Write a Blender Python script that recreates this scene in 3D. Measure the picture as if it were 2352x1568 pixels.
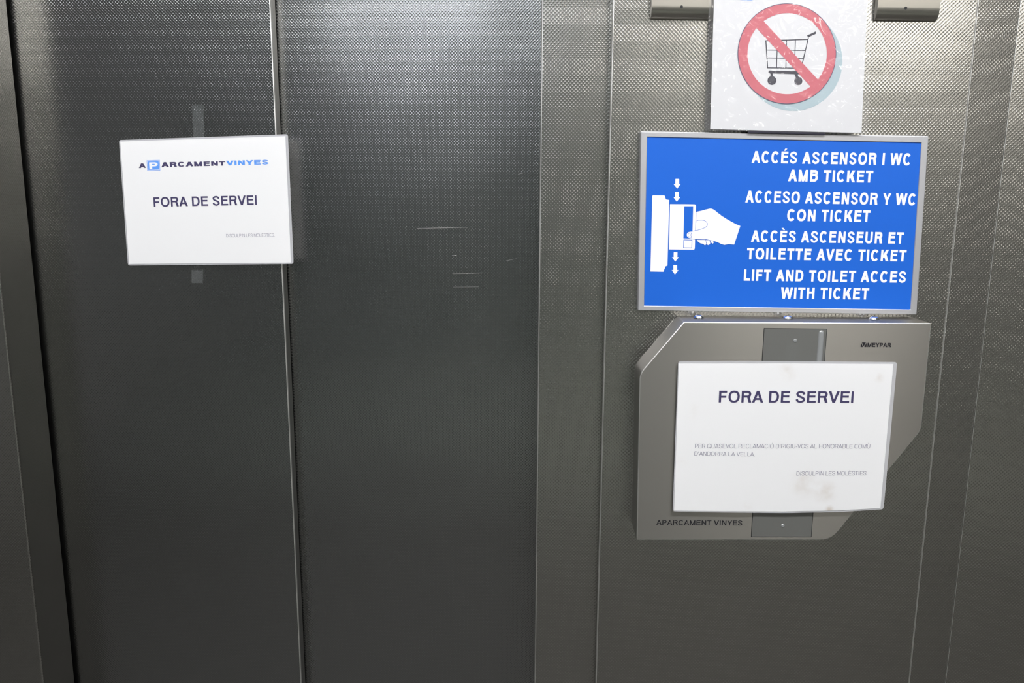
import bpy, bmesh, math
from mathutils import Vector, Matrix, Euler
from mathutils.geometry import delaunay_2d_cdt

C = bpy.context.scene
COL = C.collection
for o in list(bpy.data.objects):
    bpy.data.objects.remove(o)

# ------------------------------------------------------------------ camera
W, H = 2352.0, 1568.0
F = 1830.0
PITCH, YAW, ROLL = math.radians(10.1), math.radians(1.75), math.radians(0.28)
EYE = Vector((0, 0, 1.5))
ROT = Matrix.Rotation(YAW, 3, 'Z') @ Matrix.Rotation(math.pi / 2 - PITCH, 3, 'X') @ Matrix.Rotation(ROLL, 3, 'Z')
cam = bpy.data.cameras.new('camera')
cam.sensor_fit = 'HORIZONTAL'; cam.sensor_width = 36.0; cam.lens = 36.0 * F / W
cam.clip_start = 0.01
co = bpy.data.objects.new('camera', cam); COL.objects.link(co)
co.matrix_world = Matrix.Translation(EYE) @ ROT.to_4x4()
C.camera = co

# ------------------------------------------------------------------ view, world
C.view_settings.view_transform = 'Standard'
C.view_settings.look = 'None'
C.view_settings.gamma = 1.0
C.view_settings.use_curve_mapping = False
C.view_settings.exposure = 0.08
wd = bpy.data.worlds.new('world'); C.world = wd; wd.use_nodes = True
wd.node_tree.nodes['Background'].inputs[0].default_value = (0.75, 0.8, 0.85, 1)
wd.node_tree.nodes['Background'].inputs[1].default_value = 0.03

# depths (distance in front of the camera along +y)
Y_DOOR2 = 1.362            # right leaf
Y_DOOR1 = 1.332            # left leaf, sliding in front of it
Y_WALL = 1.128
Y_JAMB = 1.146
Y_BOX = Y_WALL - 0.056
LAMPS = [  # x, y, z, size x, size y, emission strength, colour
    (-0.80, -3.2, 2.84, 1.1, 0.34, 19.5, (0.86, 0.93, 1.0)),
    (0.0, 0.0, 2.84, 3.0, 0.16, 50.0, (0.98, 0.98, 1.0)),
    (1.90, -3.2, 2.84, 1.3, 0.34, 46.0, (1.0, 0.965, 0.90)),
]


def P(px, py, y):
    d = ROT @ Vector(((px - W / 2) / F, -(py - H / 2) / F, -1.0))
    return EYE + d * ((y - EYE.y) / d.y)


# ------------------------------------------------------------------ materials
def new_mat(name):
    m = bpy.data.materials.new(name); m.use_nodes = True
    return m, m.node_tree.nodes, m.node_tree.links, m.node_tree.nodes['Principled BSDF']


def plain(name, col, rough=0.5, metal=0.0, spec=0.5, coat=0.0):
    m, n, l, b = new_mat(name)
    b.inputs['Base Color'].default_value = (*col, 1)
    b.inputs['Roughness'].default_value = rough
    b.inputs['Metallic'].default_value = metal
    b.inputs['Specular IOR Level'].default_value = spec
    b.inputs['Coat Weight'].default_value = coat
    b.inputs['Coat Roughness'].default_value = 0.15
    return m


def math_node(n, l, op, a, b=None):
    k = n.new('ShaderNodeMath'); k.operation = op
    for i, v in enumerate((a, b)):
        if v is None: continue
        if isinstance(v, (int, float)): k.inputs[i].default_value = v
        else: l.new(v, k.inputs[i])
    return k.outputs[0]


def embossed(name, col, rough, amp=0.00010, pitch=0.0050, rise=0.0051):
    """Linen-stamped stainless steel: staggered pips."""
    m, n, l, b = new_mat(name)
    tc = n.new('ShaderNodeTexCoord')
    sp = n.new('ShaderNodeSeparateXYZ'); l.new(tc.outputs['Object'], sp.inputs[0])
    cx = math_node(n, l, 'COSINE', math_node(n, l, 'MULTIPLY', math_node(n, l, 'ADD', sp.outputs['X'], sp.outputs['Y']), 2 * math.pi / pitch))
    cz = math_node(n, l, 'COSINE', math_node(n, l, 'MULTIPLY', sp.outputs['Z'], 2 * math.pi / rise))
    h = math_node(n, l, 'MULTIPLY', cx, cz)
    hp = math_node(n, l, 'ABSOLUTE', math_node(n, l, 'ADD', math_node(n, l, 'MULTIPLY', h, 0.5), 0.5))
    hp = math_node(n, l, 'ADD', math_node(n, l, 'POWER', hp, 2.4), math_node(n, l, 'MULTIPLY', math_node(n, l, 'POWER', hp, 14.0), 1.15))
    bp = n.new('ShaderNodeBump'); bp.inputs['Strength'].default_value = 1.0
    bp.inputs['Distance'].default_value = amp
    l.new(hp, bp.inputs['Height'])
    # gentle waviness of the sheet
    ns = n.new('ShaderNodeTexNoise'); ns.inputs['Scale'].default_value = 5.0; ns.inputs['Detail'].default_value = 1.0
    l.new(tc.outputs['Object'], ns.inputs['Vector'])
    b2 = n.new('ShaderNodeBump'); b2.inputs['Strength'].default_value = 0.25; b2.inputs['Distance'].default_value = 0.01
    l.new(ns.outputs[0], b2.inputs['Height']); l.new(b2.outputs[0], bp.inputs['Normal'])
    l.new(bp.outputs[0], b.inputs['Normal'])
    n2 = n.new('ShaderNodeTexNoise'); n2.inputs['Scale'].default_value = 9.0; n2.inputs['Detail'].default_value = 4.0
    l.new(tc.outputs['Object'], n2.inputs['Vector'])
    mr = n.new('ShaderNodeMapRange'); l.new(n2.outputs[0], mr.inputs[0])
    mr.inputs[1].default_value = 0.3; mr.inputs[2].default_value = 0.7
    mr.inputs[3].default_value = rough - 0.012; mr.inputs[4].default_value = rough + 0.012
    l.new(mr.outputs[0], b.inputs['Roughness'])
    b.inputs['Base Color'].default_value = (*col, 1)
    b.inputs['Metallic'].default_value = 1.0
    return m


def brushed(name, col, rough, spread, aniso=0.75):
    """Brushed steel; grain runs across the direction in which highlights spread (the U of the UV map)."""
    m, n, l, b = new_mat(name)
    tc = n.new('ShaderNodeTexCoord')
    mp = n.new('ShaderNodeMapping')
    mp.inputs['Scale'].default_value = (2500, 2500, 60) if spread == 'X' else (60, 2500, 2500)
    l.new(tc.outputs['Object'], mp.inputs[0])
    ns = n.new('ShaderNodeTexNoise'); ns.inputs['Scale'].default_value = 1.0; ns.inputs['Detail'].default_value = 3.0
    l.new(mp.outputs[0], ns.inputs['Vector'])
    mr = n.new('ShaderNodeMapRange'); l.new(ns.outputs[0], mr.inputs[0])
    mr.inputs[3].default_value = rough - 0.03; mr.inputs[4].default_value = rough + 0.03
    l.new(mr.outputs[0], b.inputs['Roughness'])
    tg = n.new('ShaderNodeTangent'); tg.direction_type = 'UV_MAP'; tg.uv_map = 'grain'
    l.new(tg.outputs[0], b.inputs['Tangent'])
    b.inputs['Anisotropic'].default_value = aniso
    b.inputs['Base Color'].default_value = (*col, 1); b.inputs['Metallic'].default_value = 1.0
    return m


def grain_uv(o, spread):
    uv = o.data.uv_layers.new(name='grain')
    for lp in o.data.loops:
        c = o.data.vertices[lp.vertex_index].co
        u, v = (c.x, c.z) if spread == 'X' else (c.z, c.x)
        uv.data[lp.index].uv = (u + c.y * 0.7, v + c.y * 0.3)
    return o


def film(name, clear, col, rough=0.15, wrinkle=0.0, scale=30.0):
    """Clear plastic: mostly see-through with a faint milky body and a gloss."""
    m, n, l, b = new_mat(name)
    out = n['Material Output']
    b.inputs['Base Color'].default_value = (*col, 1); b.inputs['Roughness'].default_value = rough
    tr = n.new('ShaderNodeBsdfTransparent')
    mx = n.new('ShaderNodeMixShader'); mx.inputs[0].default_value = 1 - clear
    l.new(tr.outputs[0], mx.inputs[1]); l.new(b.outputs[0], mx.inputs[2])
    if wrinkle:
        gl = n.new('ShaderNodeBsdfGlossy'); gl.inputs['Roughness'].default_value = 0.06
        tc = n.new('ShaderNodeTexCoord')
        ns = n.new('ShaderNodeTexNoise'); ns.inputs['Scale'].default_value = scale; ns.inputs['Detail'].default_value = 2.0
        ns.inputs['Distortion'].default_value = 1.2
        l.new(tc.outputs['Object'], ns.inputs['Vector'])
        bp = n.new('ShaderNodeBump'); bp.inputs['Strength'].default_value = 1.0; bp.inputs['Distance'].default_value = wrinkle
        l.new(ns.outputs[0], bp.inputs['Height']); l.new(bp.outputs[0], gl.inputs['Normal'])
        m2 = n.new('ShaderNodeMixShader'); m2.inputs[0].default_value = 0.012
        l.new(mx.outputs[0], m2.inputs[1]); l.new(gl.outputs[0], m2.inputs[2])
        l.new(m2.outputs[0], out.inputs[0])
    else:
        l.new(mx.outputs[0], out.inputs[0])
    return m


def thin_paper(m, share=0.25):
    n, l = m.node_tree.nodes, m.node_tree.links
    b = n['Principled BSDF']; tl = n.new('ShaderNodeBsdfTranslucent')
    tl.inputs[0].default_value = (0.98, 0.97, 0.94, 1)
    mx = n.new('ShaderNodeMixShader'); mx.inputs[0].default_value = share
    l.new(b.outputs[0], mx.inputs[1]); l.new(tl.outputs[0], mx.inputs[2]); l.new(mx.outputs[0], n['Material Output'].inputs[0])
    return m


def stained_paper(name, spots):
    """White sheet with a few brownish handling stains: spots are (point, radius, strength)."""
    m, n, l, b = new_mat(name)
    tc = n.new('ShaderNodeTexCoord')
    ns = n.new('ShaderNodeTexNoise'); ns.inputs['Scale'].default_value = 45.0; ns.inputs['Detail'].default_value = 5.0
    l.new(tc.outputs['Object'], ns.inputs['Vector'])
    total = None
    for p, r, s in spots:
        vd = n.new('ShaderNodeVectorMath'); vd.operation = 'DISTANCE'
        l.new(tc.outputs['Object'], vd.inputs[0]); vd.inputs[1].default_value = p
        mr = n.new('ShaderNodeMapRange'); mr.interpolation_type = 'SMOOTHSTEP'
        l.new(vd.outputs['Value'], mr.inputs[0])
        mr.inputs[1].default_value = r; mr.inputs[2].default_value = 0.0
        mr.inputs[3].default_value = 0.0; mr.inputs[4].default_value = s
        total = mr.outputs[0] if total is None else math_node(n, l, 'ADD', total, mr.outputs[0])
    nr = n.new('ShaderNodeMapRange'); l.new(ns.outputs[0], nr.inputs[0])
    nr.inputs[1].default_value = 0.38; nr.inputs[2].default_value = 0.68
    fac = math_node(n, l, 'MULTIPLY', total, nr.outputs[0])
    mx = n.new('ShaderNodeMix'); mx.data_type = 'RGBA'
    mx.inputs[6].default_value = (0.97, 0.97, 0.98, 1); mx.inputs[7].default_value = (0.55, 0.44, 0.33, 1)
    l.new(fac, mx.inputs[0]); l.new(mx.outputs[2], b.inputs['Base Color'])
    b.inputs['Roughness'].default_value = 0.4
    return thin_paper(m)


STEEL = (0.33, 0.332, 0.328)
M = dict(
    door=embossed('embossed door steel', STEEL, 0.21),
    wall=embossed('embossed wall steel', (0.41, 0.40, 0.375), 0.25),
    fold=plain('smooth folded steel', (0.35, 0.345, 0.33), 0.36, 1.0),
    edge=plain('polished steel edge', (0.90, 0.89, 0.86), 0.40, 1.0),
    gap=plain('dark gap', (0.012, 0.012, 0.014), 0.7),
    box=brushed('brushed housing steel', (0.37, 0.355, 0.33), 0.31, 'Z', 0.9),
    plate=brushed('brushed plate steel', (0.50, 0.475, 0.43), 0.36, 'X'),
    alu=plain('aluminium frame', (0.52, 0.52, 0.54), 0.42, 0.6),
    chrome=plain('chrome', (0.85, 0.85, 0.87), 0.12, 1.0),
    panel=plain('grey reader panel', (0.16, 0.162, 0.152), 0.45, 0.3),
    rail=plain('grey plastic rail', (0.30, 0.31, 0.31), 0.25, 0.3),
    blue=plain('blue vinyl', (0.010, 0.115, 0.56), 0.42, 0.0, 0.3),
    white=plain('white vinyl', (0.85, 0.85, 0.87), 0.45),
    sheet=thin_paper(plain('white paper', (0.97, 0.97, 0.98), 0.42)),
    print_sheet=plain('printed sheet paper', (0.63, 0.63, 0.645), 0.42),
    ink=plain('indigo black ink', (0.05, 0.042, 0.11), 0.45),
    softink=plain('grey violet ink', (0.20, 0.19, 0.27), 0.5),
    black=plain('black print', (0.012, 0.010, 0.025), 0.5),
    red=plain('red print', (0.52, 0.10, 0.13), 0.45),
    pale=plain('pale blue grey print', (0.36, 0.46, 0.50), 0.45),
    logo=plain('light blue print', (0.10, 0.30, 0.80), 0.45),
    etch=plain('black lettering', (0.012, 0.011, 0.016), 0.45),
    pouch=film('laminating film', 0.35, (0.60, 0.60, 0.62), 0.2),
    thin_tape=film('thin clear tape', 0.985, (0.55, 0.58, 0.58), 0.3),
    tape=film('clear tape', 0.955, (0.55, 0.58, 0.58), 0.3),
    sleeve=film('crinkled clear sleeve', 0.965, (0.75, 0.75, 0.77), 0.25, 0.003, 40.0),
    ceil=plain('ceiling paint', (0.45, 0.46, 0.46), 0.8),
    back=plain('garage wall paint', (0.16, 0.175, 0.165), 0.7),
    side=plain('grey side wall paint', (0.19, 0.19, 0.185), 0.7),
    floor=plain('dark garage floor', (0.25, 0.27, 0.245), 0.5),
    mat=plain('added dark floor slab', (0.075, 0.073, 0.068), 0.7),  # for the added slab that darkens the low reflections
    lamp_body=plain('lamp housing', (0.7, 0.7, 0.7), 0.5),
)


# ------------------------------------------------------------------ helpers
def link(name, me, mat=None, parent=None):
    if mat is not None: me.materials.append(mat)
    o = bpy.data.objects.new(name, me); COL.objects.link(o)
    if parent is not None: o.parent = parent
    return o


def mesh_from(name, bm, mat, parent=None, smooth=False):
    me = bpy.data.meshes.new(name)
    bmesh.ops.recalc_face_normals(bm, faces=bm.faces[:])
    bm.to_mesh(me); bm.free()
    if smooth:
        for p in me.polygons: p.use_smooth = True
    return link(name, me, mat, parent)


def bevel(o, w, seg=3, angle=30, edge=None):
    md = o.modifiers.new('bevel', 'BEVEL'); md.width = w; md.segments = seg
    md.limit_method = 'ANGLE'; md.angle_limit = math.radians(angle); md.harden_normals = True
    if edge:
        o.data.materials.append(edge); md.material = len(o.data.materials) - 1
    for p in o.data.polygons: p.use_smooth = True
    return o


def add_slab(bm, front, depth):
    """Closed plate: front is a loop of points, extruded back by depth along +y."""
    f = [bm.verts.new(p) for p in front]
    b = [bm.verts.new((p[0], p[1] + depth, p[2])) for p in front]
    bm.faces.new(f); bm.faces.new(list(reversed(b)))
    k = len(f)
    for i in range(k):
        bm.faces.new((f[i], b[i], b[(i + 1) % k], f[(i + 1) % k]))


def add_ring(bm, outer, inner, depth):
    """Closed frame between two loops with equal point counts."""
    k = len(outer)
    fo = [bm.verts.new(p) for p in outer]; fi = [bm.verts.new(p) for p in inner]
    bo = [bm.verts.new((p[0], p[1] + depth, p[2])) for p in outer]
    bi = [bm.verts.new((p[0], p[1] + depth, p[2])) for p in inner]
    for i in range(k):
        j = (i + 1) % k
        bm.faces.new((fo[i], fo[j], fi[j], fi[i])); bm.faces.new((bo[j], bo[i], bi[i], bi[j]))
        bm.faces.new((fo[j], fo[i], bo[i], bo[j])); bm.faces.new((fi[i], fi[j], bi[j], bi[i]))


def add_box(bm, x0, x1, y0, y1, z0, z1):
    add_slab(bm, [(x0, y0, z0), (x1, y0, z0), (x1, y0, z1), (x0, y0, z1)], y1 - y0)


def slab(name, pix, y, depth, mat, parent=None):
    bm = bmesh.new(); add_slab(bm, [P(a, b, y) for a, b in pix], depth)
    return mesh_from(name, bm, mat, parent)


def round_poly(pts, r, seg=5):
    """Round the corners of a pixel polygon; r is one radius or one per corner."""
    out = []; n = len(pts)
    for i in range(n):
        ri = r[i] if isinstance(r, (list, tuple)) else r
        p = Vector(pts[i]); a = Vector(pts[i - 1]); b = Vector(pts[(i + 1) % n])
        if ri <= 0: out.append(tuple(p)); continue
        s = p + (a - p).normalized() * ri; e = p + (b - p).normalized() * ri
        for k in range(seg + 1):
            t = k / seg
            q = s * (1 - t) ** 2 + p * 2 * t * (1 - t) + e * t * t
            out.append(tuple(q))
    return out


def circle(cx, cy, rx, ry, n=48):
    return [(cx + rx * math.cos(2 * math.pi * i / n), cy + ry * math.sin(2 * math.pi * i / n)) for i in range(n)]


def stroke(a, b, w):
    a = Vector(a); b = Vector(b); d = (b - a).normalized(); nrm = Vector((-d.y, d.x)) * w / 2
    return [tuple(a + nrm), tuple(b + nrm), tuple(b - nrm), tuple(a - nrm)]


def dome(bm, c, r, h, axis='-y', seg=16):
    """Screw head: low dome on a disc at c."""
    def pt(rr, hh, a):
        u, v = rr * math.cos(a), rr * math.sin(a)
        return (c[0] + u, c[1] - hh, c[2] + v) if axis == '-y' else (c[0] + u, c[1] + v, c[2] + hh)
    rings = []
    for rr, hh in ((1, 0), (1, .25), (.85, .7), (.5, .95)):
        rings.append([bm.verts.new(pt(r * rr, h * hh, 2 * math.pi * i / seg)) for i in range(seg)])
    for A, B in zip(rings, rings[1:]):
        for i in range(seg):
            j = (i + 1) % seg
            bm.faces.new((A[i], A[j], B[j], B[i]))
    bm.faces.new(rings[-1]); bm.faces.new(list(reversed(rings[0])))


def thing(name, label, cat, loc, group=None):
    o = bpy.data.objects.new(name, None); COL.objects.link(o)
    o.empty_display_size = 0.05
    tag(o, label, cat, group)
    o['base'] = list(loc)
    return o


def tag(o, label, cat, group=None):
    o['label'] = label; o['category'] = cat
    if group: o['group'] = group
    return o


def struct(o):
    o['kind'] = 'structure'
    return o


def settle(root):
    """Move a thing's Empty to its base while its parts stay where they are."""
    loc = Vector(root['base']); del root['base']
    root.location = loc
    for ch in root.children:
        ch.location = Vector(ch.location) - loc


# A plain grotesque alphabet drawn with strokes: cap height 716 units, stem weight w.
CAP = 716.0
ADV = dict(A=690, B=710, C=722, D=730, E=660, F=610, G=770, H=722, I=278, K=715, L=600, M=833, N=722, O=778, P=667, Q=778, R=722,
           S=667, T=611, U=722, V=667, W=944, Y=667)
ADV.update({' ': 278, '.': 250, '-': 333, "'": 220})
ACC = {'É': ('E', 1), 'È': ('E', -1), 'Ó': ('O', 1), 'Ù': ('U', -1)}


def glyph(ch, w):
    """Polygons of one letter and its advance width."""
    h = w * 0.86
    out = []
    rect = lambda x0, y0, x1, y1: out.append([(x0, y0), (x1, y0), (x1, y1), (x0, y1)])
    acc = 0
    if ch in ACC: ch, acc = ACC[ch]
    A = ADV[ch]; sb = 74 - (w - 95) * 0.12; R = A - sb * 0.75; ww = w * 1.1

    def diag(x0, y0, x1, y1, k=None):
        k = k or ww
        out.append([(x0, y0), (x0 + k, y0), (x1 + k, y1), (x1, y1)])

    def arc(cx, cy, rx, ry, a0, a1, n=20, p=2.25):
        def pt(x, y, a):
            c, s_ = math.cos(a), math.sin(a)
            return (cx + x * math.copysign(abs(c) ** (2 / p), c), cy + y * math.copysign(abs(s_) ** (2 / p), s_))
        for i in range(n):
            u, v = math.radians(a0 + (a1 - a0) * i / n), math.radians(a0 + (a1 - a0) * (i + 1) / n)
            out.append([pt(rx, ry, u), pt(rx, ry, v), pt(rx - w, ry - h, v), pt(rx - w, ry - h, u)])

    def bowl(x0, xr, y0, y1):
        ry = (y1 - y0) / 2; rx = min(ry * 1.05, (xr - x0) * 0.72); cx = xr - rx
        rect(x0, y0, cx, y0 + h); rect(x0, y1 - h, cx, y1)
        arc(cx, (y0 + y1) / 2, rx, ry, -90, 90, 16, 2.1)

    def spline(pts):
        q = [pts[0]] + pts + [pts[-1]]; c = []
        for i in range(1, len(q) - 2):
            p0, p1, p2, p3 = [Vector(t) for t in q[i - 1:i + 3]]
            for k in range(5):
                t = k / 5
                c.append(0.5 * (2 * p1 + (p2 - p0) * t + (2 * p0 - 5 * p1 + 4 * p2 - p3) * t * t + (3 * p1 - p0 - 3 * p2 + p3) * t ** 3))
        c.append(Vector(pts[-1])); e = []
        for i, p in enumerate(c):
            d = (c[min(i + 1, len(c) - 1)] - c[max(i - 1, 0)]).normalized()
            nrm = Vector((-d.y * w, d.x * h)) * 0.5 if abs(d.x) > 0.001 else Vector((-d.y * w * 0.5, 0))
            e.append((tuple(p + nrm), tuple(p - nrm)))
        for (a0, b0), (a1, b1) in zip(e, e[1:]): out.extend(([a0, a1, b1], [a0, b1, b0]))

    if ch == 'A':
        diag(0, 0, A / 2 - ww / 2, CAP); diag(A - ww, 0, A / 2 - ww / 2, CAP); rect(A * 0.20, 160, A * 0.80, 160 + h)
    elif ch == 'B':
        rect(sb, 0, sb + w, CAP); bowl(sb + w * 0.5, R - 28, 340, CAP); bowl(sb + w * 0.5, R, 0, 340 + h)
    elif ch == 'C': arc(A / 2, CAP / 2, A / 2 - 46, CAP / 2 + 11, 38, 322, 28)
    elif ch == 'D':
        rect(sb, 0, sb + w, CAP); rx = 300; cx = R - rx
        rect(sb, 0, cx, h); rect(sb, CAP - h, cx, CAP); arc(cx, CAP / 2, rx, CAP / 2, -90, 90, 18, 2.15)
    elif ch in 'EF':
        rect(sb, 0, sb + w, CAP); rect(sb, CAP - h, R, CAP)
        rect(sb, 300 + (30 if ch == 'E' else -10), R - 35, 300 + (30 if ch == 'E' else -10) + h)
        if ch == 'E': rect(sb, 0, R + 8, h)
    elif ch == 'G':
        arc(A / 2, CAP / 2, A / 2 - 46, CAP / 2 + 11, 40, 325, 28); rect(A - 60 - w, 90, A - 60, 370); rect(A / 2, 370 - h, A - 60, 370)
    elif ch == 'H': rect(sb, 0, sb + w, CAP); rect(A - sb - w, 0, A - sb, CAP); rect(sb, 322, A - sb, 322 + h)
    elif ch == 'I': rect(A / 2 - w / 2, 0, A / 2 + w / 2, CAP)
    elif ch == 'K':
        rect(sb, 0, sb + w, CAP); k = w * 1.3; diag(sb + w * 0.45, 225, R - k, CAP, k); diag(R - k + 28, 0, sb + w * 1.15, 430, k)
    elif ch == 'L': rect(sb, 0, sb + w, CAP); rect(sb, 0, R, h)
    elif ch == 'M':
        rect(sb, 0, sb + w, CAP); rect(A - sb - w, 0, A - sb, CAP); k = w * 1.02
        diag(A / 2 - k / 2, 0, sb, CAP, k); diag(A / 2 - k / 2, 0, A - sb - k, CAP, k)
    elif ch == 'N': rect(sb, 0, sb + w, CAP); rect(A - sb - w, 0, A - sb, CAP); diag(A - sb - ww, 0, sb, CAP)
    elif ch in 'OQ':
        arc(A / 2, CAP / 2, A / 2 - 42, CAP / 2 + 11, 0, 360, 40)
        if ch == 'Q': diag(A - 150, -40, A / 2 + 30, 180, w * 1.2)
    elif ch == 'P': rect(sb, 0, sb + w, CAP); bowl(sb + w * 0.5, R, 285, CAP)
    elif ch == 'R': rect(sb, 0, sb + w, CAP); bowl(sb + w * 0.5, R - 12, 310, CAP); diag(R - ww * 1.08 + 14, 0, R - ww - 190 + w * 0.6, 340, ww * 1.08)
    elif ch == 'S':
        w = min(w, 158); h = w * 0.84
        l, r, t, b = 46 + w / 2, A - 48 - w / 2, CAP + 11 - h / 2, -11 + h / 2
        spline([(r - 8, 508), (r - 45, t - 62), (A / 2, t), (l + 50, t - 55), (l + 12, 530), (l + 75, 430), (A / 2, 362), (r - 70, 292), (r, 200),
                (r - 45, b + 58), (A / 2, b), (l + 45, b + 62), (l - 4, 218)])
    elif ch == 'T': rect(A / 2 - w / 2, 0, A / 2 + w / 2, CAP); rect(22, CAP - h, A - 22, CAP)
    elif ch == 'U':
        rx = A / 2 - sb; ry = 260; rect(sb, ry - 11, sb + w, CAP); rect(A - sb - w, ry - 11, A - sb, CAP); arc(A / 2, ry - 11, rx, ry, 180, 360, 20)
    elif ch == 'V': diag(A / 2 - ww / 2, 0, 0, CAP); diag(A / 2 - ww / 2, 0, A - ww, CAP)
    elif ch == 'W':
        k = w * 1.04; a1, a2 = A * 0.27, A * 0.73
        diag(a1 - k / 2, 0, 2, CAP, k); diag(a1 - k / 2, 0, A / 2 - k / 2, CAP, k); diag(a2 - k / 2, 0, A / 2 - k / 2, CAP, k); diag(a2 - k / 2, 0, A - 2 - k, CAP, k)
    elif ch == 'Y': rect(A / 2 - w / 2, 0, A / 2 + w / 2, 300); diag(A / 2 - ww / 2, 275, 2, CAP); diag(A / 2 - ww / 2, 275, A - 2 - ww, CAP)
    elif ch == '.': rect(A / 2 - w * 0.55, 0, A / 2 + w * 0.55, w * 1.1)
    elif ch == '-': rect(35, 215, A - 35, 215 + h)
    elif ch == "'": rect(A / 2 - w / 2, CAP - 240, A / 2 + w / 2, CAP)
    if acc:
        x = A / 2; k = w * 0.9
        out.append([(x - k / 2 - 20 * acc, CAP + 45), (x + k / 2 - 20 * acc, CAP + 45), (x + 110 * acc + k / 2 - 10, CAP + 175), (x + 110 * acc - k / 2 - 10, CAP + 175)])
    return out, A


def add_text(bm, txt, quad, y, weight=95, track=0, bridges=None):
    """Letters into bm; quad is the pixel box (base left, base right, top right, top left) of the capitals."""
    polys = []; x = 0
    for i, ch in enumerate(txt):
        ps, A = glyph(ch, weight)
        if bridges and i in bridges:          # stencil bridge: a vertical slit at this fraction of the letter
            c0 = A * bridges[i]; c1 = c0 + 45
            cut = []
            for p in ps:
                for lo, hi in ((-1e5, c0), (c1, 1e5)):
                    q = clip(clip(p, lo, 1), hi, -1)
                    if len(q) > 2: cut.append(q)
            ps = cut
        polys += [[(px + x, py) for px, py in p] for p in ps]
        x += A + track
    xs = [p[0] for q in polys for p in q]; x0, x1 = min(xs), max(xs)
    bl, br, tr, tl = [Vector(q) for q in quad]

    def place(px, py):
        u = (px - x0) / (x1 - x0); t = py / CAP
        q = (bl * (1 - u) + br * u) * (1 - t) + (tl * (1 - u) + tr * u) * t
        return P(q.x, q.y, y)
    union(bm, polys, place)


def union(bm, polys, place):
    """One clean flat mesh from overlapping polygons."""
    vs = []; fs = []; keep = []
    for p in polys:
        area = sum(a[0] * b[1] - b[0] * a[1] for a, b in zip(p, p[1:] + p[:1]))
        p = [q for i, q in enumerate(p) if (Vector(q) - Vector(p[i - 1])).length > 1e-6]
        if len(p) < 3: continue
        if area < 0: p = p[::-1]
        fs.append(list(range(len(vs), len(vs) + len(p)))); vs += [Vector(q) for q in p]; keep.append(p)
    V, E, Fc, ov, oe, of = delaunay_2d_cdt(vs, [], fs, 1, 1e-5)
    nv = [bm.verts.new(place(v.x, v.y)) for v in V]
    for f, o in zip(Fc, of):
        c = sum((V[i] for i in f), Vector((0, 0))) / len(f)
        if any(inside(keep[k], c) for k in o): bm.faces.new([nv[i] for i in f])
    bmesh.ops.delete(bm, geom=[v for v in nv if not v.link_faces], context='VERTS')


def inside(poly, c):
    hit = False
    for a, b in zip(poly, poly[1:] + poly[:1]):
        if (a[1] > c.y) != (b[1] > c.y) and c.x < a[0] + (b[0] - a[0]) * (c.y - a[1]) / (b[1] - a[1]): hit = not hit
    return hit


def clip(poly, c, side):
    """Keep the part of a polygon with side * (x - c) >= 0."""
    out = []; n = len(poly)
    for i in range(n):
        a, b = poly[i], poly[(i + 1) % n]
        da, db = side * (a[0] - c), side * (b[0] - c)
        if da >= 0: out.append(a)
        if da * db < 0:
            t = da / (da - db); out.append((a[0] + (b[0] - a[0]) * t, a[1] + (b[1] - a[1]) * t))
    return out


def line(x0, x1, b0, b1, t0, t1):
    """Pixel quad of a text line from its ends, base lines and cap lines, leaning with the verticals."""
    k = lambda x: (x - 1125) * 9e-5
    return ((x0, b0), (x1, b1), (x1 + k(x1) * (b1 - t1), t1), (x0 + k(x0) * (b0 - t0), t0))


def text(name, txt, quad, y, mat, parent, weight=95, track=0, bridges=None):
    bm = bmesh.new(); add_text(bm, txt, quad, y, weight, track, bridges)
    return face_camera(mesh_from(name, bm, mat, parent))


def face_camera(o):
    me = o.data
    for p in me.polygons:
        if p.normal.y > 0: p.flip()
    return o


# ------------------------------------------------------------------ the lift front
Z0, Z1 = 0.0, 2.9
def xat(px, py, y): return P(px, py, y).x

XL = xat(93, 784, Y_DOOR1)            # where the left leaf meets its frame
XE = xat(657, 784, Y_DOOR1)           # front right edge of the left leaf
XR = xat(1236, 784, Y_JAMB)           # edge of the right jamb
DOOR_TOP = 2.1

bm = bmesh.new(); add_box(bm, XL - 0.05, XE, Y_DOOR1, Y_DOOR2 - 0.006, Z0 + 0.006, DOOR_TOP)
door1 = struct(mesh_from('door_1', bm, M['door'])); door1.data.materials.append(M['fold']); bevel(door1, 0.0022, 3, 30, M['edge'])
for p in door1.data.polygons:
    if p.normal.x > 0.9: p.material_index = 1
bm = bmesh.new(); add_box(bm, XE - 0.06, XR + 0.10, Y_DOOR2, Y_DOOR2 + 0.028, Z0 + 0.006, DOOR_TOP)
door2 = struct(mesh_from('door_2', bm, M['door'])); bevel(door2, 0.002, 2)

# left frame: a return beside the leaf and a front face beyond it
Y_FL = EYE.y + (Y_DOOR1) / 1.077
XF = xat(15.5, 784, Y_FL)
bm = bmesh.new()
add_slab(bm, [(XF - 0.35, Y_FL, Z0), (XF, Y_FL, Z0), (XF, Y_FL, Z1), (XF - 0.35, Y_FL, Z1)], Y_DOOR1 - 0.008 - Y_FL)
t1 = struct(mesh_from('trim_1', bm, M['wall'])); bevel(t1, 0.003, 3)
bm = bmesh.new(); add_box(bm, XF - 0.3, XL + 0.04, Y_DOOR2 + 0.03, Y_DOOR2 + 0.05, Z0, Z1)
struct(mesh_from('trim_2', bm, M['gap']))

# right jamb: narrow face whose deep return runs back to the doors
XJ1 = xat(1387.5, 784, Y_WALL) + 0.012
bm = bmesh.new(); add_box(bm, XR, XJ1, Y_JAMB, Y_DOOR2 - 0.004, Z0, Z1)
t3 = struct(mesh_from('trim_3', bm, M['wall'])); bevel(t3, 0.0018, 3, 30, M['edge'])
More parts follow.
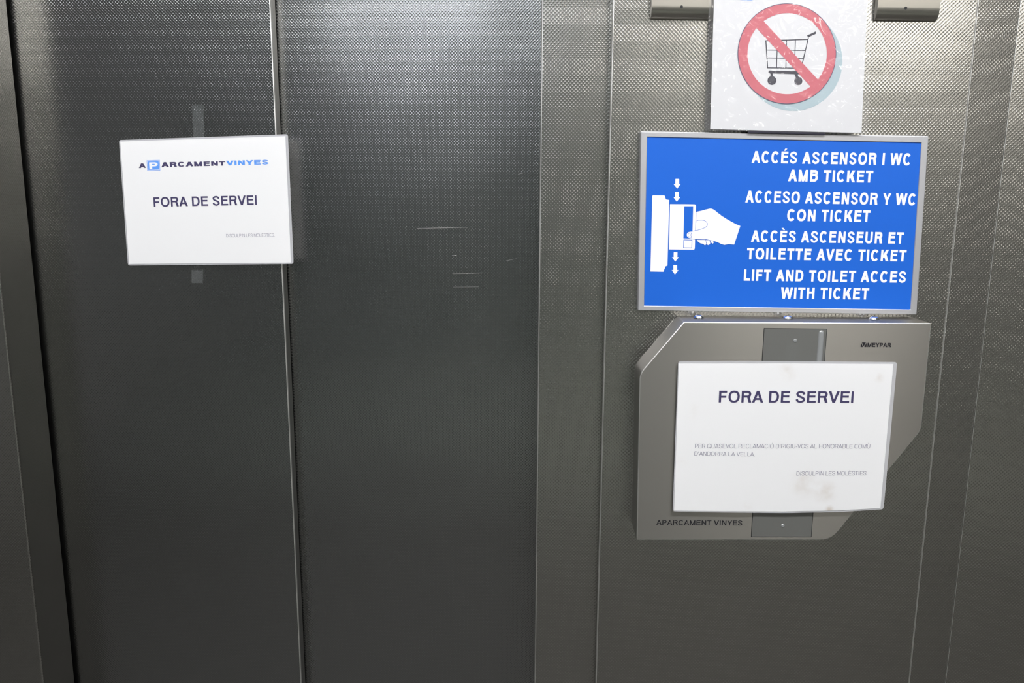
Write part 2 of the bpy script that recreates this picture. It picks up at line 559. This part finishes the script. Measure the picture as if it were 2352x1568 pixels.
# the wall panel with the ticket reader, and two more panels to its right
XW0 = xat(1387.5, 784, Y_WALL); XW1 = xat(2169, 784, Y_WALL)
bm = bmesh.new(); add_box(bm, XW0, XW1 - 0.0001, Y_WALL, Y_DOOR2, Z0, Z1)
wf = struct(mesh_from('wall_front', bm, M['wall'])); bevel(wf, 0.002, 3, 30, M['edge'])
XW2 = xat(2257, 784, Y_WALL + 0.003)
bm = bmesh.new(); add_slab(bm, [(XW1 + 0.0001, Y_WALL + 0.0012, Z0), (XW2, Y_WALL + 0.003, Z0), (XW2, Y_WALL + 0.003, Z1), (XW1 + 0.0001, Y_WALL + 0.0012, Z1)], 0.2)
t4 = struct(mesh_from('trim_4', bm, M['wall'])); bevel(t4, 0.0005, 2, 30, M['edge'])
bm = bmesh.new(); add_slab(bm, [(XW2 + 0.0001, Y_WALL + 0.002, Z0), (XW2 + 1.2, Y_WALL - 0.05, Z0), (XW2 + 1.2, Y_WALL - 0.05, Z1), (XW2 + 0.0001, Y_WALL + 0.002, Z1)], 0.2)
t5 = struct(mesh_from('trim_5', bm, M['wall'])); bevel(t5, 0.0005, 2, 30, M['edge'])
# wall over the doors
bm = bmesh.new(); add_box(bm, XF - 0.02, XR + 0.001, Y_FL + 0.02, Y_DOOR2 + 0.05, DOOR_TOP + 0.004, Z1)
struct(mesh_from('trim_6', bm, M['wall']))

# the lobby behind the camera, which the steel mirrors
RX0, RX1, RY0 = -2.6, 2.6, -4.5
bm = bmesh.new(); add_box(bm, RX0, RX1, RY0, 1.6, -0.1, 0.0); struct(mesh_from('floor', bm, M['floor']))
bm = bmesh.new(); add_box(bm, RX0, RX1, -1.7, 1.6, 0.0005, 0.005); struct(mesh_from('floor', bm, M['mat']))  # unseen dark slab, added so the lower doors mirror a darker floor
bm = bmesh.new(); add_box(bm, RX0, RX1, RY0, 1.6, Z1, Z1 + 0.1); struct(mesh_from('ceiling', bm, M['ceil']))
bm = bmesh.new(); add_box(bm, RX0, RX1, RY0 - 0.1, RY0, 0, Z1); struct(mesh_from('wall_back', bm, M['back']))
bm = bmesh.new(); add_box(bm, RX0 - 0.1, RX0, RY0, 1.6, 0, Z1); struct(mesh_from('wall_left', bm, M['side']))
bm = bmesh.new(); add_box(bm, RX1, RX1 + 0.1, RY0, 1.6, 0, Z1); struct(mesh_from('wall_right', bm, M['side']))
bm = bmesh.new(); add_box(bm, RX0, XF - 0.34, Y_FL + 0.001, 1.6, 0, Z1); struct(mesh_from('trim_7', bm, M['wall']))

LAMP_LABELS = ['cool white ceiling lamp at the back of the lobby facing the lift doors',
               'long ceiling lamp strip just in front of the lift', 'warm ceiling lamp at the back of the lobby facing the ticket reader']
for (x, y, z, sx, sy, e, c), lb in zip(LAMPS, LAMP_LABELS):
    t = thing('ceiling_lamp', lb, 'lamp', (x, y, Z1))
    bm = bmesh.new(); add_box(bm, x - sx / 2 - 0.01, x + sx / 2 + 0.01, y - sy / 2 - 0.01, y + sy / 2 + 0.01, z, Z1 - 0.0005)
    mesh_from('housing', bm, M['lamp_body'], t)
    lm, n, l, b = new_mat('lamp diffuser')
    b.inputs['Base Color'].default_value = (0.8, 0.8, 0.8, 1)
    b.inputs['Emission Color'].default_value = (*c, 1); b.inputs['Emission Strength'].default_value = e
    bm = bmesh.new(); add_box(bm, x - sx / 2, x + sx / 2, y - sy / 2, y + sy / 2, z - 0.025, z - 0.0005)
    mesh_from('diffuser', bm, lm, t)
    settle(t)

# ------------------------------------------------------------------ ticket reader
front = [(1571, 739), (2140, 742), (2116, 989), (1909, 1240), (1462, 1240), (1469, 858)]
t = thing('ticket_reader', 'brushed steel wall ticket reader with cut-off corners below the blue sign', 'ticket reader', P(1800, 1240, Y_WALL))
hous = slab('housing', round_poly(front, [3, 3, 16, 26, 3, 16], 6), Y_BOX, 0.056 - 0.0003, M['box'], t)
grain_uv(hous, 'Z'); bevel(hous, 0.0022, 4, 40, M['edge'])
YP = Y_BOX - 0.0008
strip = [(1756, 755), (1898.6, 756.4), (1862.6, 1232), (1726.4, 1231.7)]
slab('panel_gap', [(1754.5, 753.5), (1900, 755), (1864, 1233.3), (1724.8, 1233)], Y_BOX - 0.0003, 0.0003, M['gap'], t)
pan = slab('reader_panel', strip, YP, 0.0005, M['panel'], t)
rail_bm = bmesh.new()
N = 10
top = [(1880.5, 762), (1893.5, 762)]; bot = [(1866, 1000), (1876, 1000)]
rows = []
for py, xa, xb, hh in ((758.5, 1885.5, 1888.5, 0.3), (760, 1882, 1891.5, .8), (764, 1880.2, 1893.2, 1), (1000, 1862, 1875, 1)):
    a = P(xa, py, YP); b = P(xb, py, YP); r = []
    for i in range(N + 1):
        s = math.pi * i / N
        p = a.lerp(b, (1 - math.cos(s)) / 2); p.y -= 0.0022 * hh * math.sin(s)
        r.append(rail_bm.verts.new(p))
    rows.append(r)
for A, B in zip(rows, rows[1:]):
    for i in range(N): rail_bm.faces.new((A[i], A[i + 1], B[i + 1], B[i]))
mesh_from('slot_rail', rail_bm, M['rail'], t, smooth=True)
for px, py in ((1826.5, 782), (1798, 1207)):
    bm = bmesh.new(); dome(bm, P(px, py, YP), 0.0026, 0.0008); mesh_from('screw', bm, M['rail'], t)
for px, py in ((1607, 729), (1813, 731), (2013, 733)):
    base = P(px, py, Y_WALL - 0.030); ztop = P(1800, 740, Y_BOX).z
    bm = bmesh.new(); dome(bm, (base.x, Y_WALL - 0.022, ztop), 0.0072, 0.0045, 'z'); mesh_from('top_screw', bm, M['chrome'], t, smooth=False)
text('lettering', 'APARCAMENT VINYES', line(1507.4, 1704.8, 1205.2, 1206.2, 1194, 1194.9), Y_BOX - 0.0003, M['etch'], t, 125, 10,
     bridges={0: 0.62, 1: 0.30, 2: 0.62, 3: 0.30, 5: 0.62})
bm = bmesh.new(); add_text(bm, 'MEYPAR', line(1992.3, 2046.3, 796.8, 797.3, 787, 787.5), Y_BOX - 0.0003, 150, 0)
sq = lambda u, v: (1977.7 + 13.2 * u - 0.9 * v, 786.2 + 10.7 * v)
for poly in ([(0, 0), (0.0, 1), (.42, 1)], [(.16, 0), (.84, 0), (.52, .86)], [(1, 0), (1, 1), (.62, 1)]):
    bm.faces.new([bm.verts.new(P(*sq(u, v), Y_BOX - 0.0003)) for u, v in poly])
face_camera(mesh_from('maker_lettering', bm, M['etch'], t))
settle(t)

# ------------------------------------------------------------------ blue sign
YS = Y_WALL - 0.012
t = thing('information_sign', 'blue sign in a grey frame with white four-language text and a hand symbol', 'sign', P(1786, 720, Y_WALL))
outer = [(1472, 301.3), (2133.5, 312.3), (2105.7, 722.5), (1465.5, 713)]
inner = [(1486.8, 314.7), (2116.5, 328), (2091.4, 710.9), (1479.8, 701.7)]
bm = bmesh.new(); add_ring(bm, [P(a, b, YS) for a, b in outer], [P(a, b, YS) for a, b in inner], 0.0117)
fr = mesh_from('frame', bm, M['alu'], t); bevel(fr, 0.0012, 2)
e = 1.0
slab('sign_panel', [(inner[0][0] - e, inner[0][1] - e), (inner[1][0] + e, inner[1][1] - e), (inner[2][0] + e, inner[2][1] + e), (inner[3][0] - e, inner[3][1] + e)],
     YS + 0.0012, 0.008, M['blue'], t)
YT = YS + 0.0010
z2 = lambda x, y: (1440 + x / 3.2667, 290 + y / 3.2667)
bm = bmesh.new()
for txt, x0, x1, b0, b1, t0, t1_ in (
        ('ACCÉS ASCENSOR I WC', 935, 2122, 274, 293, 185, 203), ('AMB TICKET', 1208, 1843, 412, 422, 325, 333),
        ('ACCESO ASCENSOR Y WC', 887, 2160, 571, 593, 481, 505), ('CON TICKET', 1200, 1822, 709, 718, 622, 631),
        ('ACCÈS ASCENSEUR ET', 930, 2073, 866, 881, 780, 795), ('TOILETTE AVEC TICKET', 898, 2092, 998, 1014, 912, 928),
        ('LIFT AND TOILET ACCES', 876, 2090, 1158, 1173, 1073, 1087), ('WITH TICKET', 1152, 1812, 1293, 1299, 1207, 1214)):
    (xa, ya), (xb, yb) = z2(x0, b0), z2(x1, b1)
    add_text(bm, txt, line(xa, xb, ya, yb, z2(0, t0)[1], z2(0, t1_)[1]), YT, 176, 50)
face_camera(mesh_from('lettering', bm, M['white'], t))

z3 = lambda pts: [(1480 + x / 6.5333, 400 + y / 6.5333) for x, y in pts]
def flat(name, polys, y, mat, parent, conv=z3):
    bm = bmesh.new()
    union(bm, [list(conv(pl) if conv else pl) for pl in polys], lambda a, b: P(a, b, y))
    return face_camera(mesh_from(name, bm, mat, parent))
def strokes(path, w): return [stroke(a, b, w) for a, b in zip(path, path[1:])]

arrows = [[(467, 70), (523, 70), (523, 148), (545, 148), (492, 216), (438, 148), (465, 148)],
          [(463, 267), (518, 267), (518, 343), (541, 343), (486, 412), (436, 343), (462, 343)],
          [(441, 1170), (497, 1170), (495, 1243), (518, 1243), (463, 1311), (414, 1243), (440, 1243)],
          [(435, 1362), (490, 1362), (490, 1437), (513, 1437), (459, 1503), (410, 1437), (435, 1437)]]
for a in arrows: flat('arrow', [a], YT, M['white'], t)
flat('slot_symbol', [[(118, 332), (122, 322), (132, 315), (296, 317), (304, 322), (323, 377), (372, 386), (347, 1372), (318, 1380), (285, 1462), (92, 1458)]], YT, M['white'], t)
d = 0.00012
flat('ticket_symbol', [[(385, 450), (752, 452), (768, 458), (777, 475), (757, 1110), (751, 1126), (735, 1133), (370, 1128)]], YT, M['white'], t)
flat('ticket_print', [[(600, 480), (733, 480), (720, 965), (586, 962)]] +
     [stroke((590, 985), (718, 987), 9), stroke((716, 985), (712, 1108), 9), stroke((714, 1106), (586, 1104), 9), stroke((588, 1106), (592, 983), 9)], YT - d, M['blue'], t)
hand = [(781, 565), (860, 548), (940, 526), (985, 516), (1012, 518), (1048, 535), (1100, 578), (1165, 628), (1240, 675), (1330, 726), (1385, 754), (1440, 776),
        (1348, 1055), (1262, 1049), (1202, 1060), (1150, 1046), (1100, 1018), (1040, 1000), (930, 977), (840, 974), (750, 972), (690, 963), (655, 947),
        (638, 925), (637, 895), (655, 872), (690, 860), (730, 853), (772, 850)]
flat('hand_symbol', [hand, [(785, 985), (905, 985), (925, 1010), (930, 1040), (920, 1060), (905, 1063), (880, 1045), (838, 1035), (805, 1010)],
                     [(915, 988), (975, 990), (988, 1020), (985, 1048), (962, 1062), (935, 1054), (936, 1020)],
                     [(985, 992), (1035, 1004), (1041, 1026), (1028, 1042), (1008, 1030)]], YT - 2 * d, M['white'], t)
flat('hand_outline', strokes([(783, 692), (860, 688), (900, 694), (928, 712), (948, 742), (940, 775), (915, 800), (840, 828), (772, 846), (735, 853), (692, 860)], 6)
     + strokes([(706, 876), (672, 884), (652, 908), (662, 936), (706, 950)], 4) + strokes([(706, 876), (697, 912), (706, 950)], 6)
     + strokes([(690, 964), (750, 974), (840, 977), (930, 979), (1040, 1003)], 5) + strokes([(778, 480), (772, 846)], 3)
     + strokes([(776, 722), (800, 694)], 4), YT - 3 * d, M['blue'], t)
settle(t)

# ------------------------------------------------------------------ no-trolley sheet
YN = Y_WALL - 0.016
t = thing('prohibition_notice', 'white sheet with a red no-shopping-trolley symbol taped above the blue sign', 'notice', P(1806, 300, Y_WALL))
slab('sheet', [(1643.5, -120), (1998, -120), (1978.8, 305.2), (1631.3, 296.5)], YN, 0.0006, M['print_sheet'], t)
S = lambda k: YN - 0.00012 * k
def disc(cx, cy, rx, ry): return circle(cx, cy, rx, ry, 96)
flat('printed_shade', [disc(1822, 140, 113, 115)], S(1), M['pale'], t, None)
flat('printed_disc', [disc(1807.5, 123.2, 113, 115.3)], S(2), M['print_sheet'], t, None)
z4 = lambda pts: [(1680 + x / 7.468, 50 + y / 7.468) for x, y in pts]
cart = []
for a, b, w in (((583, 325), (1305, 302), 17), ((590, 320), (621, 795), 17), ((612, 789), (1200, 796), 17), ((1322, 268), (1215, 720), 17),
                ((603, 484), (1276, 492), 15), ((612, 619), (1245, 630), 15), ((790, 322), (774, 790), 15), ((945, 316), (935, 792), 15), ((1098, 308), (1082, 790), 15)):
    cart.append(stroke(a, b, w))
cart += [[(1295, 236), (1449, 163), (1447, 208), (1318, 266)], [(648, 833), (1130, 843), (1168, 880), (1152, 902), (624, 882)],
         [(665, 878), (705, 880), (722, 950), (668, 950)], [(1078, 890), (1132, 895), (1155, 955), (1108, 965)],
         circle(695, 1007, 76, 75, 32), circle(1147, 1015, 70, 71, 32)]
flat('trolley_symbol', cart, S(3), M['black'], t, z4)
bm = bmesh.new()
for o_, i_, y_ in ((disc(1807.5, 123.2, 113.4, 115.6), disc(1807.6, 123.2, 112, 114.3), S(5)),):
    add_ring(bm, [P(a, b, y_) for a, b in o_], [P(a, b, y_) for a, b in i_], 0.00005)
mesh_from('ring_outline', bm, M['ink'], t)
bm = bmesh.new()
add_ring(bm, [P(a, b, S(4)) for a, b in disc(1807.5, 123.2, 113, 115.2)], [P(a, b, S(4)) for a, b in disc(1808, 123.3, 91, 93)], 0.00005)
bm.faces.new([bm.verts.new(P(a, b, S(4) - 0.00003)) for a, b in ((1744, 38), (1727, 53), (1871, 208.5), (1888, 192.5))])
mesh_from('red_ring', bm, M['red'], t)
flat('blue_tile', [[(1700, -26), (1728.5, -26), (1728, 1), (1700, 0.2)]], S(2), M['logo'], t, None)
slab('plastic_sleeve', round_poly([(1634, -140), (2010, -140), (1993, 308), (1618, 299)], 4), YN - 0.0016, 0.0002, M['sleeve'], t)
slab('mounting_pad', [(1718, 298), (1896, 302.5), (1895.5, 309), (1718, 305)], YN + 0.0008, 0.0022, M['black'], t)
settle(t)


# ------------------------------------------------------------------ laminated notices
def notice(label, pouch, sheet, y, mat, rc):
    t = thing('laminated_notice', label, 'notice', P(sum(p[0] for p in pouch) / len(pouch), max(p[1] for p in pouch), y))
    outer = round_poly(pouch, rc)
    cen = sum((Vector(p) for p in sheet), Vector((0, 0))) / len(sheet)
    rim = [Vector(p) + (cen - Vector(p)).normalized() * 2.5 for p in sheet]

    def nearest(p):
        best = None
        for a, b in zip(rim, rim[1:] + rim[:1]):
            k = max(0, min(1, (p - a).dot(b - a) / (b - a).length_squared)); c = a + (b - a) * k
            if best is None or (c - p).length < (best - p).length: best = c
        return best
    inner = [nearest(Vector(p)) for p in outer]
    bm = bmesh.new()
    add_ring(bm, [P(a, b, y + 0.0004) for a, b in outer], [P(c.x, c.y, y + 0.0004) for c in inner], 0.0005)
    bmesh.ops.remove_doubles(bm, verts=bm.verts[:], dist=1e-6)
    mesh_from('laminating_pouch', bm, M['pouch'], t)
    slab('sheet', sheet, y, 0.0003, mat, t)
    return t

YL = Y_DOOR1 - 0.010
t = notice('white laminated out-of-service notice with a blue parking logo stuck on the left lift door',
           [(273.2, 321.5), (661.3, 308), (674.3, 605.8), (293.8, 609.5)], [(276.2, 325), (655.5, 312.6), (668.2, 603), (296.6, 606.2)], YL, M['sheet'], 6)
YI = YL - 0.0002
z5 = lambda x, y: (240 + x / 3.484, 220 + y / 3.484)
def q5(x0, x1, b0, b1, t0, t1_):
    (a, ya), (b, yb) = z5(x0, b0), z5(x1, b1); return line(a, b, ya, yb, z5(0, t0)[1], z5(0, t1_)[1])
bm = bmesh.new()
add_text(bm, 'A', q5(275, 332, 577.5, 576, 541, 540), YI, 190)
face_camera(mesh_from('logo_initial', bm, M['ink'], t)); bm = bmesh.new()
add_text(bm, 'ARCAMENT', q5(455, 968, 571, 557, 531, 523), YI, 190, 5)
face_camera(mesh_from('dark_logo_lettering', bm, M['ink'], t))
text('blue_logo_lettering', 'VINYES', q5(974, 1312, 556, 548, 519, 512), YI, M['logo'], t, 190, 5)
z5p = lambda pts: [z5(x, y) for x, y in pts]
flat('logo_tile', [[(338, 517), (441, 513.5), (446, 597), (343, 600)]], YI, M['logo'], t, z5p)
bm = bmesh.new()
fo = [(342.5, 521), (437, 518), (441.5, 593), (347, 596)]; fi = [(346, 524.5), (434, 521.5), (438, 589.5), (350, 592.5)]
for i in range(4):
    j = (i + 1) % 4
    bm.faces.new([bm.verts.new(P(*z5(*q), YI - 0.0001)) for q in (fo[i], fo[j], fi[j], fi[i])])
add_text(bm, 'P', q5(360, 428, 587, 585, 533, 531), YI - 0.0001, 185)
face_camera(mesh_from('logo_letter', bm, M['white'], t))
text('headline', 'FORA DE SERVEI', q5(395, 1220, 888, 872, 812, 795), YI, M['ink'], t, 140, 0)
text('small_print', 'DISCULPIN LES MOLÈSTIES.', q5(975, 1362, 1131, 1126, 1105, 1101), YI, M['softink'], t, 72, 0)
settle(t)

YB = Y_BOX - 0.006
stains = [(P(1895, 1130, YB), 0.022, 0.5), (P(1905, 1168, YB), 0.008, 0.8), (P(2018, 868, YB), 0.010, 0.5), (P(1812, 850, YB), 0.020, 0.25),
          (P(1850, 1110, YB), 0.03, 0.3), (P(1720, 1160, YB), 0.010, 0.25), (P(1566, 1060, YB), 0.010, 0.25), (P(1600, 945, YB), 0.02, 0.12)]
t = notice('white laminated out-of-service notice with brown stains taped over the ticket reader',
           [(1557.8, 829.3), (1700, 828.6), (1880, 829.6), (2060.8, 831.2), (2029.5, 1169.3), (1930, 1175.5), (1800, 1178), (1660, 1176.6), (1545, 1174.5)],
           [(1559.2, 834.8), (1800, 834.6), (2052, 835.7), (2022.3, 1166.6), (1930, 1172), (1800, 1174.6), (1660, 1174), (1548.3, 1172.6)],
           YB, stained_paper('stained white paper', stains), [7, 0, 0, 7, 7, 0, 0, 0, 7])
YI = YB - 0.0002
z6 = lambda x, y: (1440 + x / 2.8, 700 + y / 2.8)
def q6(x0, x1, b0, b1, t0, t1_):
    (a, ya), (b, yb) = z6(x0, b0), z6(x1, b1); return line(a, b, ya, yb, z6(0, t0)[1], z6(0, t1_)[1])
text('headline', 'FORA DE SERVEI', q6(590, 1455, 627, 630, 552, 556), YI, M['ink'], t, 140, 0)
for txt, q in (('PER QUASEVOL RECLAMACIÓ DIRIGIU-VOS AL HONORABLE COMÙ', q6(437, 1563, 921, 922, 893, 895)),
               ("D'ANDORRA LA VELLA.", q6(434, 822, 968, 973, 942, 947)),
               ('DISCULPIN LES MOLÈSTIES.', q6(1090, 1545, 1096, 1094, 1070, 1068))):
    text('small_print', txt, q, YI, M['softink'], t, 72, 0)
settle(t)

# ------------------------------------------------------------------ tape strips
for pix, y, mt, lb in (
        ([(440.8, 240.5), (467, 240.5), (469, 315), (444, 315)], Y_DOOR1 - 0.0005, 'tape', 'clear tape strip on the lift door above the notice with the logo'),
        ([(439.5, 605), (467, 605), (465.5, 650), (440, 650)], Y_DOOR1 - 0.0005, 'tape', 'clear tape strip on the lift door below the notice with the logo'),
        ([(1805, 791), (1836.5, 791.5), (1834, 834), (1802, 834)], Y_BOX - 0.0014, 'thin_tape', 'clear tape strip holding the top of the stained notice to the ticket reader')):
    tag(slab('adhesive_tape', pix, y, 0.0002, M[mt]), lb, 'tape', None)

# ------------------------------------------------------------------ small steel plates at the top
def plate(pix, hole, label):
    t = thing('steel_plate', label, 'plate', P(pix[3][0], pix[3][1], Y_WALL), 'blank steel plates above the blue sign')
    bl, br = P(*pix[0], Y_WALL), P(*pix[1], Y_WALL)
    zt = P(*pix[2], Y_WALL).z
    prof = []                                    # (y, z) section with a rolled lower edge
    R = 0.016; z0 = (bl.z + br.z) / 2
    D = 0.010
    for k in range(9):
        a = math.pi / 2 * k / 8
        prof.append((Y_WALL - D * math.sin(a), z0 + R * (1 - math.cos(a))))
    prof.append((Y_WALL - D, zt)); prof.append((Y_WALL - 0.0003, zt))
    prof[0] = (Y_WALL - 0.0006, z0)
    bm = bmesh.new()
    L = [bm.verts.new((bl.x, y, z)) for y, z in prof]; Rr = [bm.verts.new((br.x, y, z + (br.z - bl.z))) for y, z in prof]
    k = len(prof)
    for i in range(k):
        j = (i + 1) % k
        bm.faces.new((L[i], L[j], Rr[j], Rr[i]))
    bm.faces.new(L); bm.faces.new(list(reversed(Rr)))
    o = mesh_from('face', bm, M['plate'], t); grain_uv(o, 'X'); bevel(o, 0.0004, 1, 60)
    bm = bmesh.new(); c = P(*hole, Y_WALL - D - 0.0002)
    bm.faces.new([bm.verts.new((c.x + 0.0019 * math.cos(a), c.y, c.z + 0.0019 * math.sin(a))) for a in [2 * math.pi * i / 20 for i in range(20)]])
    face_camera(mesh_from('screw_hole', bm, M['gap'], t))
    settle(t)
plate([(1493.5, 44), (1636.5, 46.5), (1640, -130), (1493, -130)], (1565.5, 15.7), 'small brushed steel plate with a hole left of the no-trolley sheet')
plate([(2006, 47.8), (2148, 49.8), (2156, -130), (2008, -130)], (2080.5, 18.4), 'small brushed steel plate with a hole right of the no-trolley sheet')

# ------------------------------------------------------------------ scratches on the right leaf
bm = bmesh.new()
for a, b, w in (((957, 524.5), (1075, 522), 1.1), ((1040, 628.5), (1110, 626.3), 1.1), ((1038, 586.8), (1049, 586), 1.3), ((1040, 659), (1100, 658.5), 0.6),
                ((1163, 598.5), (1186, 594), 0.6), ((1190, 400), (1205, 396), 0.6)):
    bm.faces.new([bm.verts.new(P(x, y, Y_DOOR2 - 0.0002)) for x, y in stroke(a, b, w)])
face_camera(mesh_from('scratches', bm, embossed('scratched steel', (0.40, 0.40, 0.39), 0.40, 0.0004), door2))
